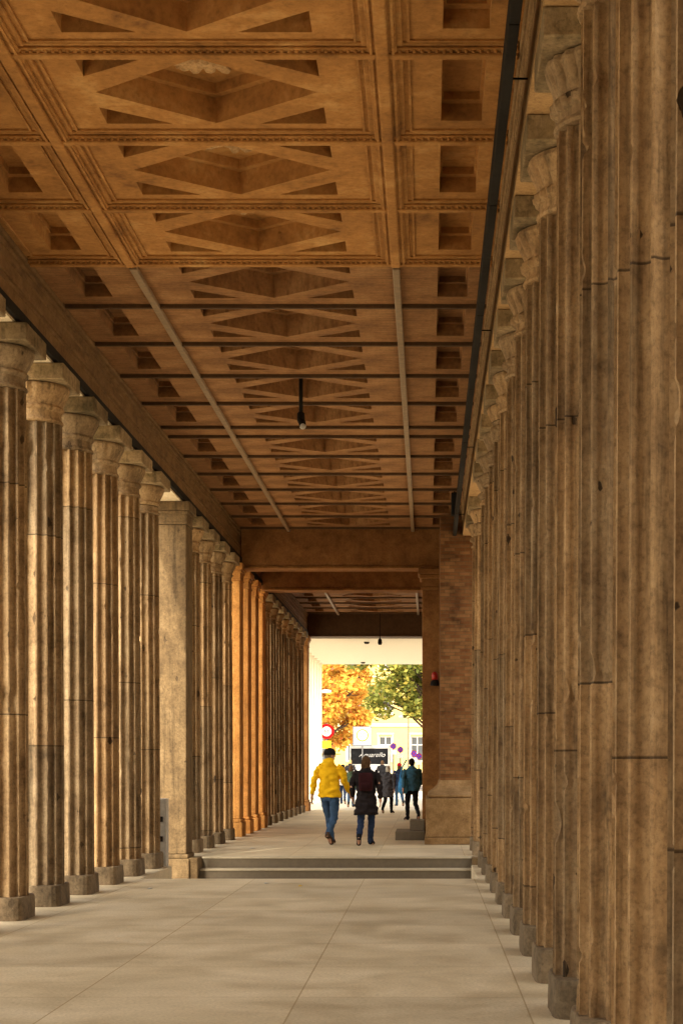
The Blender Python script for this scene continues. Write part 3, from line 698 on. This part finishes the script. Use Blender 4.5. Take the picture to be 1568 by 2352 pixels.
q = MB(); q.box(-34, 22, -.08, -.003, 0, 1.1, .02); q.build('base_course', M['trim'], bld)
q = MB(); v = [q.bm.verts.new(c) for c in ((-34.5,-.5,15),(22.5,-.5,15),(22.5,5,19),(-34.5,5,19),(22.5,10.5,15),(-34.5,10.5,15))]; q.bm.faces.new(v[:4]); q.bm.faces.new((v[3],v[2],v[4],v[5])); q.build('roof', M['brick'], bld)
for x, z in wins:
    f = MB(); t = .07
    f.box(x-.52, x-.52+t, .10, .17, z, z+2); f.box(x+.52-t, x+.52, .10, .17, z, z+2); f.box(x-.44, x+.44, .102, .168, z, z+t); f.box(x-.44, x+.44, .102, .168, z+2-t, z+2); f.box(x-.03, x+.03, .098, .172, z+t+.002, z+2-t-.002); f.box(x-.44, x+.44, .106, .164, z+1.3, z+1.36)
    w = f.build('window', M['frame'], bld)
    g = MB(); g.box(x-.45, x+.45, .13, .14, z+.06, z+1.94); g.build('pane', M['glass'], w)
    g = MB(); g.box(x-.62, x+.62, -.09, .09, z-.09, z-.003, .01); g.build('sill', M['trim'], w)
    g = MB(); g.box(x-.66, x-.525, -.04, -.003, z, z+2.12); g.box(x+.525, x+.66, -.04, -.003, z, z+2.12); g.box(x-.70, x+.70, -.07, -.003, z+2.122, z+2.3, .02); g.build('surround', M['trim'], w)

def tree(x, y, H, blobs, n, m, label, size, seed):
    rn = random.Random(seed); r = empty('tree', (x, y, 0), label, 'tree')
    t = MB(); t.tube([(0,0,-.1),(.05,0,H*.2),(-.05,.05,H*.42),(.02,0,H*.7),(0,0,H*.88)], [.22,.17,.14,.08,.02], 10)
    for (bx, by, bz, br) in blobs:
        z0 = max(1.6, bz-br*.9); t.tube([(0,0,z0*.7),(bx*.5,by*.5,(z0+bz)*.5-.2),(bx,by,bz),(bx*1.25,by*1.2,bz+br*.5)], [.08,.06,.035,.012], 6)
        for q in range(4):
            d = Vector((rn.gauss(0,1), rn.gauss(0,1), rn.gauss(0,.7))).normalized()*br*.9; t.tube([(bx,by,bz-.1),(bx+d.x*.5,by+d.y*.5,bz+d.z*.4),(bx+d.x,by+d.y,bz+d.z)], [.03,.018,.006], 5)
    t.build('trunk', M['bark'], r)
    V = []; Fc = []
    for i in range(n):
        bx, by, bz, br = rn.choice(blobs)
        while True:
            d = Vector((rn.gauss(0,1), rn.gauss(0,1), rn.gauss(0,1))).normalized()*br*(rn.random()**.45)*1.1
            c = Vector((bx,by,bz))+Vector((d.x, d.y, d.z*.85))
            if noise.noise(c*1.1+Vector((seed,0,0))) > -.18: break
        a = Vector((rn.gauss(0,1), rn.gauss(0,1), rn.gauss(0,.6))).normalized(); b = a.orthogonal().normalized(); b = (Matrix.Rotation(rn.uniform(0,6.3), 3, a) @ b)
        s = size*rn.uniform(.6,1.3); k = len(V)
        V += [c-a*s*.5, c+b*s*.35, c+a*s*.55, c-b*s*.35]; Fc.append((k,k+1,k+2,k+3))
    me = bpy.data.meshes.new('crown'); me.from_pydata(V, [], Fc); me.materials.append(m); link('crown', me, r)
def blobset(rn, n, cx, cz, rx, rz, r0, r1):
    out = []
    for _ in range(n):
        a = rn.uniform(0, 6.3); k = rn.random()**.6
        out.append((cx+rx*k*math.cos(a), rn.uniform(-1,1)*rx*.6, cz+rz*k*math.sin(a), rn.uniform(r0, r1)))
    return out
rn = random.Random(4)
tree(-5.7, 88, 7.0, blobset(rn, 17, 0.2, 4.6, 2.3, 2.3, .6, 1.1), 8000, M['leaf_o'], 'orange autumn tree with red tips left of the truck', .25, 4)
tree(.6, 104, 10, blobset(rn, 30, -1.8, 6.9, 3.6, 2.5, .7, 1.25), 13000, M['leaf_g'], 'green and yellow leafy tree overhanging the street on the right', .29, 9)
tree(-7.0, 108, 9, blobset(rn, 14, 1.2, 5.8, 2.6, 2.6, .6, 1.1), 6000, M['leaf_o'], 'smaller orange tree standing behind the other orange tree', .26, 12)

# truck
tr = empty('truck', (-3.75, 112, 0), 'white box truck with a black lettered rear panel', 'truck')
q = MB(); q.box(-1.28, 1.28, 0, 5, .62, 2.75, .05, 2); q.build('cargo_box', M['whitep'], tr)
q = MB(); q.box(-1.0, 1.0, 5.05, 6.6, .5, 2.3, .12, 3); q.build('cab', M['whitep'], tr)
q = MB(); q.box(-1.19, 1.19, -.02, -.003, 1.55, 2.56, .006); pnl = q.build('rear_panel', M['black_cloth'], tr)
text('Aquarello', .42, M['whitetxt'], (0.15, -.03, 2.14), pnl, .45, bold=-.004)
q = MB(); q.box(-1.2, 1.2, -.08, .1, .42, .58, .03, 2); q.build('bumper', M['metal'], tr)
for sx in (-1, 1):
    for yy in (.9, 5.6):
        q = MB(); q.tube([(sx*.82,yy,.38),(sx*1.1,yy,.38)], .38, 24); w = q.build('wheel', M['rubber'], tr)
        q = MB(); q.tube([(sx*.95,yy,.38),(sx*1.105,yy,.38)], .2, 16); q.build('rim', M['steelgrey'], w)
    q = MB(); q.box(sx*1.1-.1, sx*1.1+.1, -.05, -.003, .68, .86, .02); q.build('tail_light', M['red'], tr)

# signs
def disc(c, rad, y0, y1, seg=32): 
    q = MB(); q.tube([(c[0], y0, c[1]), (c[0], y1, c[1])], rad, seg); return q
def pole(r, x, h, rad=.03): q = MB(); q.tube([(x,0,0),(x,0,h)], rad, 10); return q.build('pole', M['polegrey'], r, True)
p = at(750, 1680, 74); D = 74
r = empty('traffic_sign', (p.x, D, 0), 'round weight limit sign with red ring and 6t at the left edge of the opening', 'sign'); pole(r, 0, p.z+.35)
pl = disc((0,p.z), .32, -.06, -.04).build('red_plate', M['red'], r); disc((0,p.z), .205, -.066, -.0605).build('white_disc', M['whitep'], pl); text('6t', .30, M['blacktxt'], (0,-.072,p.z), pl)
q = MB(); q.box(-.2, .2, -.06, -.04, p.z-.72, p.z-.40, .01); q.build('yellow_plate', M['yellow'], r)
p = at(832, 1691, 80); D = 80
r = empty('traffic_sign', (p.x, D, 0), 'square white zone sign with 30 in a ring', 'sign'); pole(r, 0, p.z+.3)
q = MB(); q.box(-.44, .44, -.058, -.042, p.z-.45, p.z+.45, .008); q.build('sign_edge', M['signgrey'], r)
q = MB(); q.box(-.385, .385, -.064, -.059, p.z-.395, p.z+.395); pl = q.build('white_plate', M['whitep'], r)
rg = disc((0,p.z+.04), .29, -.070, -.0645).build('ring', M['yellow'], pl); disc((0,p.z+.04), .225, -.076, -.0705).build('ring_face', M['whitep'], rg); text('30', .27, M['blacktxt'], (0,-.082,p.z+.04), pl)
for x, y, lab in ((903,1714,'round blue no stopping sign right above the truck edge'), (919,1722,'round blue no stopping sign beside the one at the truck'), (950,1731,'round blue no stopping sign, left one of the right pair'), (961,1737,'round blue no stopping sign, rightmost one by the wall')):
    D = 106 + (x % 5); p = at(x, y, D)
    r = empty('traffic_sign', (p.x, D, 0), lab, 'sign', 'no stopping signs in the street'); pole(r, 0, p.z+.22, .045)
    pl = disc((0,p.z), .19, -.06, -.046).build('red_plate', M['red'], r)
    fc = disc((0,p.z), .155, -.066, -.0605).build('blue_disc', M['blue'], pl)
    for a in (45, -45):
        q = MB(); q.box(-.155, .155, -.073-(a > 0)*.002, -.0665, -.018, .018); o = q.build('cross_bar', M['red'], pl); o.location = (0,0,p.z); o.rotation_euler.y = R(a)
    q = MB(); q.box(-.19, .19, -.06, -.046, p.z-.52, p.z-.24, .006); q.build('white_plate', M['whitep'], r)
for x, y, D, s, lab in ((748, 1590, 86, 1, 'pale street lamp at the left edge in front of the orange tree'), (925, 1648, 112, -1, 'street lamp with a short arm below the green tree')):
    p = at(x, y, D); r = empty('street_lamp', (p.x-.35*s, D, 0), lab, 'street lamp')
    q = MB(); q.tube([(0,0,0),(0,0,1.0),(0,0,p.z-.05)], [.07,.05,.04], 10); q.build('pole', M['polegrey'], r, True)
    q = MB(); q.tube([(0,0,p.z-.08),(.15*s,0,p.z),(.3*s,0,p.z+.02)], .03, 8); q.build('arm', M['polegrey'], r, True)
    q = MB(); q.tube([(.1*s,0,p.z+.02),(.3*s,0,p.z+.05),(.62*s,0,p.z+.04)], [(.05,.04),(.07,.10),(.05,.06)], 12); q.build('lamp_head', M['whitep'], r, True)

# ---------------------------------------------------------------- camera, light
cam = bpy.data.cameras.new('camera'); co = bpy.data.objects.new('camera', cam); COL.objects.link(co); S.camera = co
co.location = (0,0,EH); co.rotation_euler = (PI/2,0,0)
cam.sensor_fit = 'VERTICAL'; cam.sensor_height = 36; cam.lens = F/2352*36; cam.shift_x = -(CX-784)/2352; cam.shift_y = (CY-1176)/2352; cam.clip_end = 6000
EL, AZ = 40, 18
sun = bpy.data.lights.new('sun', 'SUN'); sun.energy = 5.0; sun.angle = R(1.5); sun.color = (1, .90, .72)
so = bpy.data.objects.new('sun', sun); COL.objects.link(so); so.rotation_euler = (R(90-EL), 0, R(-AZ))
w = bpy.data.worlds.new('World'); S.world = w; w.use_nodes = True; nt = w.node_tree; bg = nt.nodes['Background']
sk = nt.nodes.new('ShaderNodeTexSky'); sk.sky_type = 'NISHITA'; sk.sun_disc = False; sk.sun_elevation = R(EL); sk.sun_rotation = R(180+AZ); sk.dust_density = 4.0; sk.air_density = 1.0
hs = nd(nt, 'ShaderNodeHueSaturation', {'Saturation': .35, 'Color': sk.outputs[0]})
tn = nmix(nt, 1.0, hs.outputs[0], (1.0,.90,.755), 'MULTIPLY')
nt.links.new(tn, bg.inputs[0]); bg.inputs[1].default_value = .78
S.view_settings.view_transform = 'Standard'
